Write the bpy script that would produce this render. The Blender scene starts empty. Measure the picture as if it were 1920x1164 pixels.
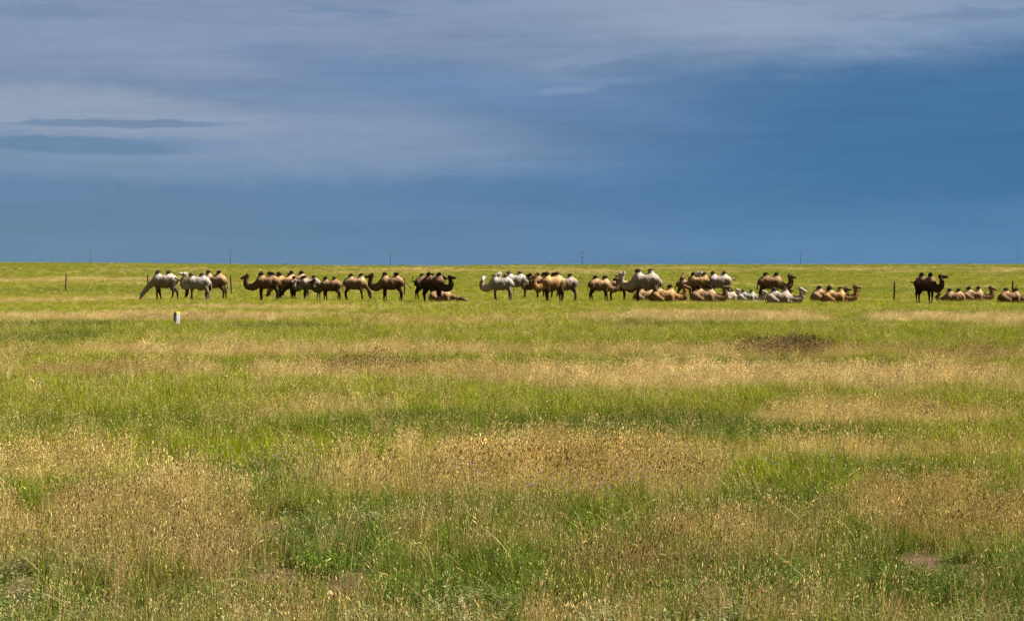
import bpy, math, random
import numpy as np
from mathutils import Vector, Matrix

C = bpy.context.scene.collection
R = math.radians
rng = np.random.default_rng(7)
random.seed(7)

# ------------------------------------------------------------------ camera, sky, sun, exposure
F = 3733.0            # focal length in photograph pixels (70 mm on a 36 mm sensor, 1920 wide)
VH = 498.0            # row of the flat horizon in the photograph
CAM_H = 2.6
cam_data = bpy.data.cameras.new('camera')
cam_data.lens = 70.0
cam_data.sensor_width = 36.0
cam_data.clip_start = 0.1
cam_data.clip_end = 40000.0
cam = bpy.data.objects.new('camera', cam_data)
C.objects.link(cam)
cam.location = (0, 0, CAM_H)
PITCH = math.atan((582.0 - VH) / F)
cam.rotation_euler = (R(90) - PITCH, 0, 0)
bpy.context.scene.camera = cam

SUN_EL, SUN_AZ = R(49), R(84)       # azimuth clockwise from the view direction
SUN_STRENGTH = 5.0
SKY_STRENGTH = 0.05
EXPOSURE = 1.38
world = bpy.data.worlds.new('World')
bpy.context.scene.world = world
world.use_nodes = True
sun_data = bpy.data.lights.new('sun', 'SUN')
sun_data.energy = SUN_STRENGTH
sun_data.angle = R(0.5)
sun_data.color = (1.0, 0.93, 0.82)
sun = bpy.data.objects.new('sun', sun_data)
C.objects.link(sun)
to_sun = Vector((math.cos(SUN_EL) * math.sin(SUN_AZ), math.cos(SUN_EL) * math.cos(SUN_AZ), math.sin(SUN_EL)))
sun.rotation_euler = to_sun.to_track_quat('Z', 'Y').to_euler()
sun.location = (60, 20, 80)
vs = bpy.context.scene.view_settings
vs.view_transform = 'Standard'
vs.look = 'None'
vs.exposure = EXPOSURE
vs.gamma = 1.0
bpy.context.scene.cycles.max_bounces = 6
bpy.context.scene.cycles.transparent_max_bounces = 4


def lin(r, g, b):
    f = lambda c: c / 12.92 if c <= 0.04045 else ((c + 0.055) / 1.055) ** 2.4
    return (f(r / 255), f(g / 255), f(b / 255))


class Nodes:
    """Small helper to wire shader nodes."""
    def __init__(self, tree):
        self.t = tree
        self.t.nodes.clear()

    def n(self, kind, **kw):
        nd = self.t.nodes.new(kind)
        for k, v in kw.items():
            setattr(nd, k, v)
        return nd

    def put(self, sock, v):
        if hasattr(v, 'is_output'):
            self.t.links.new(v, sock)
        elif v is not None:
            if sock.type == 'RGBA' and hasattr(v, '__len__') and len(v) == 3:
                v = (*v, 1.0)
            sock.default_value = v

    def math(self, op, a, b=None, c=None, clamp=False):
        nd = self.n('ShaderNodeMath', operation=op, use_clamp=clamp)
        for i, v in enumerate((a, b, c)):
            if v is not None:
                self.put(nd.inputs[i], v)
        return nd.outputs[0]

    def smooth(self, v, lo, hi):
        nd = self.n('ShaderNodeMapRange', interpolation_type='SMOOTHSTEP')
        self.put(nd.inputs['Value'], v)
        nd.inputs['From Min'].default_value = lo
        nd.inputs['From Max'].default_value = hi
        return nd.outputs[0]

    def mix(self, fac, a, b, blend='MIX'):
        nd = self.n('ShaderNodeMix', data_type='RGBA', blend_type=blend)
        self.put(nd.inputs[0], fac)
        self.put(nd.inputs[6], a)
        self.put(nd.inputs[7], b)
        return nd.outputs[2]

    def noise(self, vec, scale, detail=4.0, rough=0.5, dist=0.0):
        nd = self.n('ShaderNodeTexNoise')
        if vec is not None:
            self.put(nd.inputs['Vector'], vec)
        nd.inputs['Scale'].default_value = scale
        nd.inputs['Detail'].default_value = detail
        nd.inputs['Roughness'].default_value = rough
        nd.inputs['Distortion'].default_value = dist
        return nd.outputs[0]

    def vec(self, x, y, z=0.0):
        nd = self.n('ShaderNodeCombineXYZ')
        for i, v in enumerate((x, y, z)):
            self.put(nd.inputs[i], v)
        return nd.outputs[0]


def build_world():
    g = Nodes(world.node_tree)
    tc = g.n('ShaderNodeTexCoord')
    sep = g.n('ShaderNodeSeparateXYZ')
    g.put(sep.inputs[0], tc.outputs['Generated'])
    x, y, z = sep.outputs
    az = g.math('ARCTAN2', x, y)                 # azimuth from the view direction, radians
    el = g.math('ARCSINE', z)                    # elevation, radians
    U = g.math('MULTIPLY', az, F / 1000)         # about one unit across 15 degrees
    V = g.math('MULTIPLY', el, F / 1000)
    sky = g.n('ShaderNodeTexSky', sky_type='NISHITA')
    sky.sun_disc = False
    sky.sun_elevation = SUN_EL
    sky.sun_rotation = SUN_AZ
    sky.altitude = 100
    sky.air_density = 1.0
    sky.dust_density = 1.0
    k = 1.0 / SKY_STRENGTH / 2 ** EXPOSURE
    S = lambda *c: tuple(v * k for v in lin(*c))
    # stretched cloud noise in angular coordinates
    wide = g.noise(g.vec(g.math('MULTIPLY', U, 1.3), g.math('MULTIPLY', V, 5.0), 3.1), 1.6, 5, 0.55, 0.4)
    band = g.noise(g.vec(g.math('MULTIPLY', U, 1.0), g.math('MULTIPLY', V, 9.0), 8.7), 2.2, 6, 0.6, 0.5)
    fine = g.noise(g.vec(g.math('MULTIPLY', U, 5.0), g.math('MULTIPLY', V, 14.0), 1.7), 2.6, 5, 0.6, 0.6)
    wob = g.math('MULTIPLY', g.math('SUBTRACT', fine, 0.5), 0.045)
    wob2 = g.math('MULTIPLY', g.math('SUBTRACT', wide, 0.5), 0.16)
    Vw = g.math('ADD', V, wob)
    Vww = g.math('ADD', Vw, wob2)
    # storm blue: paler at the horizon, deeper towards the right of the view
    low = g.mix(g.smooth(U, -0.9, 0.95), S(106, 136, 166), S(93, 134, 177))
    mid = g.mix(g.smooth(U, -0.8, 0.85), S(105, 135, 171), S(74, 118, 164))
    base = g.mix(g.smooth(Vww, 0.0, 0.17), low, mid)
    high = g.mix(g.smooth(U, -0.2, 0.75), S(120, 142, 176), S(78, 119, 163))
    base = g.mix(g.smooth(Vww, 0.14, 0.34), base, high)

    def patch(u0, v0, ru, rv, soft=1.0, warp=Vw, tilt=0.0):
        du = g.math('DIVIDE', g.math('SUBTRACT', U, u0), ru)
        vv = g.math('SUBTRACT', warp, v0)
        if tilt:
            vv = g.math('SUBTRACT', vv, g.math('MULTIPLY', g.math('SUBTRACT', U, u0), tilt))
        dv = g.math('DIVIDE', vv, rv)
        d = g.math('ADD', g.math('MULTIPLY', du, du), g.math('MULTIPLY', dv, dv))
        return g.math('SUBTRACT', 1.0, g.smooth(d, 1.0 - soft, 1.0 + 0.25 * soft))

    def lay(col, m, amt, to):
        return g.mix(g.math('MULTIPLY', m, amt), col, to)

    pale = S(156, 166, 187)
    lav = S(133, 149, 178)
    col = base
    # high lavender veil over the upper left and along the very top
    veil = g.smooth(g.math('ADD', g.math('ADD', Vw, g.math('MULTIPLY', U, -0.10)), g.math('MULTIPLY', wob2, 2.4)), 0.26, 0.50)
    col = lay(col, veil, 0.68, lav)
    col = lay(col, patch(-0.75, 0.42, 0.75, 0.10, 1.0, Vww), 0.45, S(142, 154, 186))
    col = lay(col, patch(0.62, 0.56, 0.95, 0.21, 1.0, Vw), 0.85, S(146, 162, 191))
    col = lay(col, patch(0.42, 0.465, 0.36, 0.065, 1.0, Vw), 0.35, pale)
    # pale bank behind the left streaks, running on to the middle as a thin veil
    col = lay(col, patch(-0.80, 0.282, 0.42, 0.052, 1.0, Vw, -0.06), 0.80, pale)
    col = lay(col, patch(-0.60, 0.245, 0.58, 0.060, 1.0, Vw, -0.03), 0.52, S(144, 159, 186))
    col = lay(col, patch(-0.26, 0.245, 0.42, 0.058, 1.0, Vw, -0.05), 0.36, S(142, 158, 188))
    col = lay(col, patch(-0.60, 0.195, 0.80, 0.050, 1.0, Vw), 0.55, S(130, 150, 180))
    # darker belt above it
    col = lay(col, patch(-0.05, 0.325, 0.55, 0.050, 1.0, Vw, -0.16), 0.55, S(104, 135, 178))
    col = lay(col, patch(0.95, 0.26, 0.75, 0.15, 1.0, Vww), 0.55, S(66, 110, 158))
    col = lay(col, patch(0.90, 0.455, 0.20, 0.012, 1.0, Vw), 0.55, S(110, 134, 172))
    col = lay(col, patch(0.72, 0.452, 0.16, 0.007, 1.0, Vw), 0.4, S(120, 142, 178))
    col = lay(col, patch(0.50, 0.489, 0.12, 0.006, 1.0, Vw), 0.4, S(128, 146, 180))
    # the two dark lens clouds on the left
    Vl = g.math('ADD', V, g.math('MULTIPLY', wob, 0.40))
    col = lay(col, patch(-0.72, 0.2600, 0.235, 0.0085, 0.7, Vl, 0.012), 0.85, S(114, 139, 172))
    col = lay(col, patch(-0.80, 0.2190, 0.235, 0.0190, 0.7, Vl, -0.02), 0.95, S(106, 134, 167))
    col = lay(col, patch(-0.60, 0.2230, 0.130, 0.0110, 0.8, Vw, 0.0), 0.6, S(122, 146, 182))
    # dark ragged scraps along the top left
    scr = g.math('MULTIPLY', g.smooth(band, 0.50, 0.62), g.smooth(Vw, 0.425, 0.475))
    scr = g.math('MULTIPLY', scr, g.math('SUBTRACT', 1.0, g.smooth(U, -0.15, 0.15)))
    col = lay(col, scr, 0.75, S(112, 137, 172))
    col = lay(col, patch(-0.845, 0.462, 0.13, 0.018, 1.0, Vw), 0.55, S(116, 140, 174))
    # small pale wisps right of the middle
    col = lay(col, patch(0.160, 0.388, 0.125, 0.0130, 1.0, Vw, 0.10), 0.30, S(150, 163, 194))
    col = lay(col, patch(0.105, 0.3270, 0.075, 0.0090, 1.0, Vl, 0.09), 0.36, S(146, 164, 196))
    col = lay(col, patch(0.215, 0.346, 0.10, 0.0100, 1.0, Vw, 0.02), 0.22, S(136, 158, 194))
    # broken brightness everywhere
    br = g.math('ADD', 0.93, g.math('MULTIPLY', g.math('SUBTRACT', band, 0.5), 0.24))
    br = g.math('ADD', br, g.math('MULTIPLY', g.math('SUBTRACT', fine, 0.5), 0.07))
    streak = g.noise(g.vec(g.math('MULTIPLY', U, 1.4), g.math('MULTIPLY', V, 30.0), 5.5), 2.4, 6, 0.62, 0.7)
    br = g.math('ADD', br, g.math('MULTIPLY', g.math('SUBTRACT', streak, 0.5), g.math('MULTIPLY', 0.22, g.smooth(V, 0.02, 0.30))))
    br = g.math('ADD', br, g.math('MULTIPLY', wide, 0.14))
    col = g.mix(1.0, col, g.vec(g.math('MULTIPLY', br, 0.98), g.math('MULTIPLY', br, 1.015), g.math('MULTIPLY', br, 0.985)), 'MULTIPLY')
    # storm colours wrap the unseen sky too, cutting fill; clear only near the sun
    # sky out of view is darkened, an added cut of fill light for contrast
    edge = g.math('MAXIMUM', g.smooth(g.math('ABSOLUTE', az), 0.36, 0.9), g.smooth(el, 0.17, 0.5))
    fill_cut = g.math('SUBTRACT', 1.0, g.math('MULTIPLY', edge, 0.62))
    col = g.mix(1.0, col, g.vec(fill_cut, fill_cut, fill_cut), 'MULTIPLY')
    near_sun = g.n('ShaderNodeVectorMath', operation='DOT_PRODUCT')
    g.put(near_sun.inputs[0], tc.outputs['Generated'])
    near_sun.inputs[1].default_value = to_sun
    front = g.math('SUBTRACT', 1.0, g.math('MULTIPLY', g.smooth(near_sun.outputs['Value'], 0.72, 0.97), 0.85))
    col = g.mix(front, sky.outputs[0], col)
    bg = g.n('ShaderNodeBackground')
    g.put(bg.inputs[0], col)
    bg.inputs[1].default_value = SKY_STRENGTH
    out = g.n('ShaderNodeOutputWorld')
    g.put(out.inputs[0], bg.outputs[0])


build_world()

# ------------------------------------------------------------------ helpers


def tag(o, label, cat=None, group=None, kind=None):
    o['label'] = label
    if cat:
        o['category'] = cat
    if group:
        o['group'] = group
    if kind:
        o['kind'] = kind
    return o


def mesh_from(name, verts, faces, mats=(), smooth=False, face_mat=None):
    me = bpy.data.meshes.new(name)
    verts = np.asarray(verts, np.float32)
    faces = np.asarray(faces, np.int32)
    n = faces.shape[1]
    me.vertices.add(len(verts))
    me.vertices.foreach_set('co', verts.ravel())
    me.loops.add(faces.size)
    me.loops.foreach_set('vertex_index', faces.ravel())
    me.polygons.add(len(faces))
    me.polygons.foreach_set('loop_start', np.arange(0, faces.size, n, dtype=np.int32))
    for m in mats:
        me.materials.append(m)
    if face_mat is not None:
        me.polygons.foreach_set('material_index', np.asarray(face_mat, np.int32))
    me.update(calc_edges=True)
    if smooth:
        me.polygons.foreach_set('use_smooth', np.ones(len(faces), bool))
    return me


def link(name, me, parent=None):
    o = bpy.data.objects.new(name, me)
    C.objects.link(o)
    if parent:
        o.parent = parent
    return o


def color_attr(me, name, cols):
    a = me.attributes.new(name, 'FLOAT_COLOR', 'POINT')
    c = np.ones((len(cols), 4), np.float32)
    c[:, :3] = cols
    a.data.foreach_set('color', c.ravel())


def float_attr(me, name, vals):
    a = me.attributes.new(name, 'FLOAT', 'POINT')
    a.data.foreach_set('value', np.asarray(vals, np.float32))


_perm = np.random.default_rng(3).random(4096)


def _hash(i, j, k=0):
    return _perm[(i * 73856093 ^ j * 19349663 ^ k * 83492791) & 4095]


def vnoise2(x, y):
    xi, yi = np.floor(x).astype(np.int64), np.floor(y).astype(np.int64)
    fx, fy = x - xi, y - yi
    fx, fy = fx * fx * (3 - 2 * fx), fy * fy * (3 - 2 * fy)
    a = _hash(xi, yi) * (1 - fx) + _hash(xi + 1, yi) * fx
    b = _hash(xi, yi + 1) * (1 - fx) + _hash(xi + 1, yi + 1) * fx
    return a * (1 - fy) + b * fy


def fbm2(x, y, oct=4):
    s, a, t = 0.0, 0.5, 0.0
    for o in range(oct):
        s = s + a * vnoise2(x * 2 ** o + 17.3 * o, y * 2 ** o - 9.1 * o)
        t += a
        a *= 0.55
    return s / t


def vnoise3(P):
    I = np.floor(P).astype(np.int64)
    f = P - I
    f = f * f * (3 - 2 * f)
    i, j, k = I[..., 0], I[..., 1], I[..., 2]
    r = 0
    for dx in (0, 1):
        for dy in (0, 1):
            for dz in (0, 1):
                w = (f[..., 0] if dx else 1 - f[..., 0]) * (f[..., 1] if dy else 1 - f[..., 1]) * (f[..., 2] if dz else 1 - f[..., 2])
                r = r + w * _hash(i + dx, j + dy, k + dz)
    return r


def sstep(x, a, b):
    t = np.clip((x - a) / (b - a), 0, 1)
    return t * t * (3 - 2 * t)


# ------------------------------------------------------------------ the lie of the land
RIDGE = 1100.0
_rx = np.array([-1600, -283, -200, -118, -65, -28, 0, 80, 160, 283, 1600.0])
_rz = np.array([2.0, 1.9, 1.3, 0.45, 0.0, 0.15, 0.55, 0.65, 0.75, 0.9, 1.0])


def ground_z(x, y):
    d = np.sqrt(x * x + y * y)
    ridge = CAM_H + np.interp(x * RIDGE / np.maximum(d, 1), _rx, _rz)
    ridge = ridge + 0.25 * (fbm2(x * 0.03 + 5, y * 0.001, 3) - 0.5)
    up = sstep(d, 330, RIDGE)
    down = 1 - sstep(d, RIDGE, 1900)
    ahead = sstep(y, 0, 300)
    z = ridge * up * down * ahead
    near = 1 - sstep(d, 60, 140)
    return z + near * 0.10 * (fbm2(x * 0.35, y * 0.35, 3) - 0.5)


def at(u, v):
    """The spot of flat ground that the photograph shows at pixel (u, v)."""
    d = F * CAM_H / (v - VH)
    return (u - 960.0) * d / F, d


# patches of the sward: (u, v, half width, half height, strength), each turned into metres of ground
DRY = [(170, 975, 290, 80, 1.0), (90, 858, 190, 38, .8), (330, 905, 130, 40, .7), (940, 868, 370, 54, 1.0), (1230, 868, 130, 46, .8),
       (1130, 826, 220, 12, .7), (1660, 838, 330, 13, .75), (1770, 960, 230, 58, .85), (1400, 1005, 210, 36, .7), (1050, 995, 300, 26, .65), (790, 965, 120, 24, .5),
       (1430, 702, 540, 21, 1.0), (850, 690, 240, 13, .8), (640, 690, 130, 11, .9), (200, 691, 300, 10, .9), (1660, 772, 230, 20, .8),
       (1470, 655, 170, 13, .9), (1780, 660, 260, 10, .65), (560, 655, 520, 8, .7), (1230, 657, 260, 9, .6), (570, 762, 190, 14, .45),
       (250, 590, 380, 7, 1.0), (1340, 589, 260, 9, .9), (1800, 594, 170, 11, .9), (830, 596, 180, 7, .7), (1150, 590, 90, 6, .8),
       (60, 523, 330, 3, .6), (300, 530, 300, 3, .45), (1750, 535, 230, 3, .45), (1400, 531, 200, 2.5, .4), (120, 558, 140, 6, .5), (420, 572, 300, 4, .35),
       (420, 1105, 420, 18, .5), (1500, 1135, 400, 20, .5), (900, 1155, 1000, 22, .75), (1250, 1048, 340, 28, .8), (300, 1050, 260, 36, .85), (960, 512, 700, 3, .35), (1700, 512, 400, 2.5, .3)]
PALE = [(1430, 702, 540, 22, 1.0), (1800, 594, 180, 12, .9), (250, 590, 380, 8, .7), (1340, 589, 260, 9, .7), (1660, 772, 230, 16, .6), (950, 835, 330, 18, .5), (300, 910, 220, 35, .5), (560, 652, 520, 9, .6), (460, 690, 160, 10, .7), (1500, 930, 300, 30, .4), (950, 985, 300, 30, .4)]
RUST = [(1250, 1055, 340, 26, 1.0), (330, 1010, 200, 24, .7), (330, 1065, 250, 25, .8), (1000, 1078, 500, 40, .9), (400, 1100, 400, 30, .8), (1500, 1120, 400, 40, .6), (150, 990, 170, 40, .3), (1750, 1000, 200, 25, .3),
        (180, 695, 160, 6, .7), (330, 592, 140, 4, .6), (1830, 662, 160, 8, .5)]
DARKHEAD = [(1478, 656, 125, 13, 1.0), (1478, 656, 100, 9, 1.0), (690, 692, 130, 11, .75), (1080, 885, 300, 40, .55), (1300, 880, 70, 26, .75), (640, 905, 90, 28, .6), (1760, 660, 240, 9, .6),
            (1185, 618, 65, 2.2, 1.0), (90, 756, 130, 7, .6), (1340, 594, 120, 4, .6), (1690, 778, 100, 9, .6), (1830, 672, 100, 5, .4), (200, 940, 190, 60, .3), (1560, 900, 240, 30, .4)]
LUSH = [(1250, 792, 280, 26, 1.0), (1480, 800, 200, 22, .7), (850, 790, 330, 30, .6), (200, 790, 370, 24, .5), (570, 1010, 210, 66, .9), (860, 938, 260, 16, .8),
        (1480, 925, 170, 20, .7), (90, 630, 130, 15, .7), (1480, 678, 230, 11, .8), (520, 607, 170, 6, .8), (1400, 1072, 200, 40, 1.0), (1790, 1085, 190, 50, 1.0), (600, 1060, 160, 40, .8),
        (880, 1035, 160, 24, .7), (330, 1060, 60, 25, .5), (1250, 672, 120, 8, .5), (100, 604, 160, 8, .7), (1290, 603, 150, 5, .6), (1780, 582, 110, 4, .7),
        (960, 675, 800, 8, .35), (500, 880, 160, 30, .8), (1700, 870, 250, 14, .5), (560, 1100, 200, 18, .5), (1690, 540, 300, 6, .35), (200, 540, 260, 6, .4)]
BARE = [(505, 1001, 34, 22, 1.0), (520, 1101, 75, 27, 1.0), (645, 1112, 62, 26, 1.0), (45, 1107, 50, 28, 1.0), (1735, 1068, 58, 30, 1.0), (1838, 1094, 42, 32, 1.0)]
SAGE = [(960, 1150, 1100, 26, .6), (100, 1040, 160, 30, .5), (440, 1080, 60, 28, .8), (30, 1110, 60, 30, .9), (860, 1110, 150, 25, .6), (1350, 1110, 60, 30, .6), (620, 960, 160, 30, .35), (1180, 1140, 120, 25, .5)]


def metres(lst, lift=1.075):
    out = []
    for u, v, ru, rv, s in lst:
        v, rv = VH + (v - VH) * lift, rv * lift      # what shows is the tops of the grass
        x, d0 = at(u, v)
        d1 = F * CAM_H / (v + rv - VH)
        d2 = F * CAM_H / max(v - rv - VH, 1.5)
        out.append((x, 0.5 * (math.log(d1) + math.log(d2)), ru * d0 / F, 0.5 * (math.log(d2) - math.log(d1)), s))
    return out


DRY, PALE, RUST, DARKHEAD, LUSH, SAGE = map(metres, (DRY, PALE, RUST, DARKHEAD, LUSH, SAGE))
BARE = metres(BARE, 1.0)


def field(lst, x, y, rag=0.5, soft=0.75):
    """How strongly the patches of a list cover the ground at x, y: ragged ellipses."""
    out = np.zeros_like(x)
    ly = np.log(np.maximum(y, 1.0))
    s = 1.0 + np.maximum(y, 1) * 0.022
    n1 = fbm2(x / s * 1.1 + 31, ly * 22.0, 4) - 0.5
    n2 = fbm2(x / s * 1.1 - 77, ly * 22.0 + 40, 4) - 0.5
    for px, pl, rx, rl, st in lst:
        sel = (np.abs(x - px) < rx * 1.9) & (np.abs(ly - pl) < rl * 2.2) & (y > 1)
        if not sel.any():
            continue
        du = (x[sel] - px) / rx + n1[sel] * rag * 1.3
        dv = (ly[sel] - pl) / rl + n2[sel] * rag * 1.6
        d = np.sqrt(du * du + dv * dv)
        w = st * (1 - sstep(d, 1 - soft * 0.6, 1 + soft * 0.4))
        out[sel] = np.maximum(out[sel], w)
    return out


# colours of the living sward (surface colours)
C_GREEN = np.array([.172, .255, .005])
C_LUSH = np.array([.058, .122, .005])
C_OLIVE = np.array([.275, .285, .008])
C_DRY = np.array([.62, .455, .145])
C_PALE = np.array([.80, .65, .31])
C_RUST = np.array([.24, .130, .050])
C_SAGE = np.array([.21, .235, .10])
C_SOIL = np.array([.33, .205, .140])


def sward(x, y):
    dry = field(DRY, x, y)
    rust = field(RUST, x, y)
    lush = field(LUSH, x, y)
    near = 1 - sstep(y, 16.5, 26)                  # coarser, darker growth along the roadside
    lush = np.maximum(lush, .65 * near)
    rust = np.maximum(rust, .5 * near)
    bare = field(BARE, x, y, 0.45, 0.5)
    sage = field(SAGE, x, y, 0.7)
    dark = field(DARKHEAD, x, y, 0.8, 0.9)
    s = 1.0 + np.maximum(y, 1) * 0.012
    big = fbm2(x * .05 / s * 2.2 + 4, y * .05 / s * 6 + 9, 4)
    mot = fbm2(x * .6 / s + 50, y * 1.1 / s - 20, 4)
    dry = np.clip(dry + 1.3 * (mot - 0.5) * (1 - np.abs(2 * dry - 1)) + 0.30 * sstep(mot, .48, .70), 0, 1) * (1 - .6 * lush)
    dry = .5 * dry + .5 * sstep(dry, .18, .78)
    return dry, rust, lush, bare, sage, dark, big, mot


def ground_mesh():
    a_in = np.radians(np.linspace(-21, 21, 260))
    a_out = np.radians(np.linspace(21, 339, 110))[1:-1]
    ang = np.concatenate([a_in, a_out])
    rad = np.concatenate([[3.0, 6.0, 9.0], 11.0 * 1.014 ** np.arange(0, 370), [2100, 2600, 3400, 5000, 8000, 14000, 26000]])
    A, D = np.meshgrid(ang, rad)
    X, Y = (np.sin(A) * D).ravel(), (np.cos(A) * D).ravel()
    Z = ground_z(X, Y)
    dry, rust, lush, bare, sage, dark, big, mot = sward(X, Y)
    col = C_GREEN * (1 - big[:, None]) + C_OLIVE * big[:, None]
    col = col * (1 - lush[:, None]) + C_LUSH * lush[:, None]
    col = col * (1 - dry[:, None]) + C_DRY * dry[:, None]
    rd = (rust * dry)[:, None]
    col = col * (1 - .7 * rd) + C_RUST * .7 * rd
    dist = np.sqrt(X * X + Y * Y)
    thatch = 1 - sstep(dist, 60, 240)            # near the camera the tufts stand over soil and dead thatch
    soil = np.clip(np.maximum(bare, 0.45 * thatch), 0, 1)
    nx, nr = len(ang), len(rad)
    V = np.column_stack([X, Y, Z])
    i = np.arange(nr - 1)[:, None] * nx
    j = np.arange(nx)[None, :]
    jn = (j + 1) % nx
    q = np.stack([i + j, i + jn, i + nx + jn, i + nx + j], -1).reshape(-1, 4)[:, ::-1]
    # the middle under the camera
    c = len(V)
    V = np.vstack([V, [[0, 0, 0]]])
    fan = np.array([[c, k, (k + 1) % nx] for k in range(nx)])[:, ::-1]
    me = bpy.data.meshes.new('ground')
    me.from_pydata(V.tolist(), [], q.tolist() + fan.tolist())
    me.polygons.foreach_set('use_smooth', np.ones(len(me.polygons), bool))
    col = np.vstack([col, [C_OLIVE]])
    color_attr(me, 'sward', col)
    float_attr(me, 'soil', np.append(soil, 0.4))
    m = bpy.data.materials.new('steppe_ground')
    m.use_nodes = True
    g = Nodes(m.node_tree)
    at_c = g.n('ShaderNodeAttribute', attribute_name='sward')
    at_s = g.n('ShaderNodeAttribute', attribute_name='soil')
    geo = g.n('ShaderNodeNewGeometry')
    P = geo.outputs['Position']
    n1 = g.noise(P, 3.0, 6, 0.65)
    n2 = g.noise(P, 0.35, 5, 0.6)
    n3 = g.noise(P, 0.05, 5, 0.6)
    n4 = g.noise(P, 0.016, 6, 0.65)
    gr = g.noise(P, 45.0, 3, 0.6)
    soilc = g.mix(g.smooth(gr, .35, .7), (.16, .085, .055), (.50, .30, .21))
    soilc = g.mix(g.smooth(n1, .48, .62), soilc, (.17, .13, .05))
    cc = g.mix(g.math('MULTIPLY', g.smooth(n1, .42, .66), .55), at_c.outputs['Color'], (.07, .085, .018))
    cc = g.mix(g.math('MULTIPLY', g.smooth(n2, .48, .68), .45), cc, (.30, .235, .06))
    cc = g.mix(g.math('MULTIPLY', g.smooth(n3, .50, .66), .45), cc, (.10, .125, .022))
    cc = g.mix(g.math('MULTIPLY', g.smooth(n4, .46, .60), .65), cc, (.085, .12, .02))
    cc = g.mix(g.math('MULTIPLY', g.smooth(n4, .50, .40), .35), cc, (.36, .29, .07))
    c = g.mix(at_s.outputs['Fac'], cc, soilc)
    bs = g.n('ShaderNodeBsdfPrincipled')
    g.put(bs.inputs['Base Color'], g.mix(1.0, c, (.34, .34, .32), 'MULTIPLY'))
    bs.inputs['Roughness'].default_value = 1.0
    bs.inputs['Specular IOR Level'].default_value = 0.1
    bm = g.n('ShaderNodeBump')
    bm.inputs['Strength'].default_value = 0.6
    bm.inputs['Distance'].default_value = 0.04
    g.put(bm.inputs['Height'], g.math('ADD', n1, g.math('MULTIPLY', gr, .3)))
    g.put(bs.inputs['Normal'], bm.outputs[0])
    out = g.n('ShaderNodeOutputMaterial')
    g.put(out.inputs[0], bs.outputs[0])
    me.materials.append(m)
    o = link('ground', me)
    tag(o, 'wide flat steppe ground reaching to the horizon', 'ground', kind='structure')


ground_mesh()

# ------------------------------------------------------------------ grass


def leaf_material(name, straw, trans=0.35, mul=1.0):
    """Colour comes from each tuft; some blades are straw."""
    m = bpy.data.materials.new(name)
    m.use_nodes = True
    g = Nodes(m.node_tree)
    a = g.n('ShaderNodeAttribute', attribute_type='INSTANCER', attribute_name='tint')
    b = g.n('ShaderNodeAttribute', attribute_name='straw')
    c = g.n('ShaderNodeAttribute', attribute_name='shade')
    col = g.mix(b.outputs['Fac'], a.outputs['Color'], straw)
    s = g.math('MULTIPLY', c.outputs['Fac'], mul)
    col = g.mix(1.0, col, g.vec(s, s, s), 'MULTIPLY')
    d = g.n('ShaderNodeBsdfDiffuse')
    t = g.n('ShaderNodeBsdfTranslucent')
    g.put(d.inputs[0], col)
    g.put(t.inputs[0], col)
    mx = g.n('ShaderNodeMixShader')
    mx.inputs[0].default_value = trans
    g.put(mx.inputs[1], d.outputs[0])
    g.put(mx.inputs[2], t.outputs[0])
    out = g.n('ShaderNodeOutputMaterial')
    g.put(out.inputs[0], mx.outputs[0])
    return m


def plain_material(name, col, rough=0.9, spec=0.2, var=0.0, scale=20.0):
    m = bpy.data.materials.new(name)
    m.use_nodes = True
    g = Nodes(m.node_tree)
    bs = g.n('ShaderNodeBsdfPrincipled')
    if var:
        tc = g.n('ShaderNodeTexCoord')
        n = g.noise(tc.outputs['Object'], scale, 5, 0.6)
        c = g.mix(g.smooth(n, .35, .65), tuple(v * (1 - var) for v in col), tuple(min(1, v * (1 + var)) for v in col))
        g.put(bs.inputs['Base Color'], c)
    else:
        g.put(bs.inputs['Base Color'], col)
    bs.inputs['Roughness'].default_value = rough
    bs.inputs['Specular IOR Level'].default_value = spec
    out = g.n('ShaderNodeOutputMaterial')
    g.put(out.inputs[0], bs.outputs[0])
    return m


M_BLADE = leaf_material('grass_blade', (.54, .42, .15), 0.27)
M_STALK = leaf_material('grass_stalk', (.60, .47, .20), 0.30)
M_HEAD = leaf_material('seed_head', (.72, .57, .25), 0.26)
M_DARK = plain_material('dark_seed_head', (.085, .052, .028), 1.0, 0.05)
M_LEAF = leaf_material('herb_leaf', (.30, .30, .15), 0.30)
M_LILAC = plain_material('lilac_petal', (.30, .22, .48), 0.8, 0.1)


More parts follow.
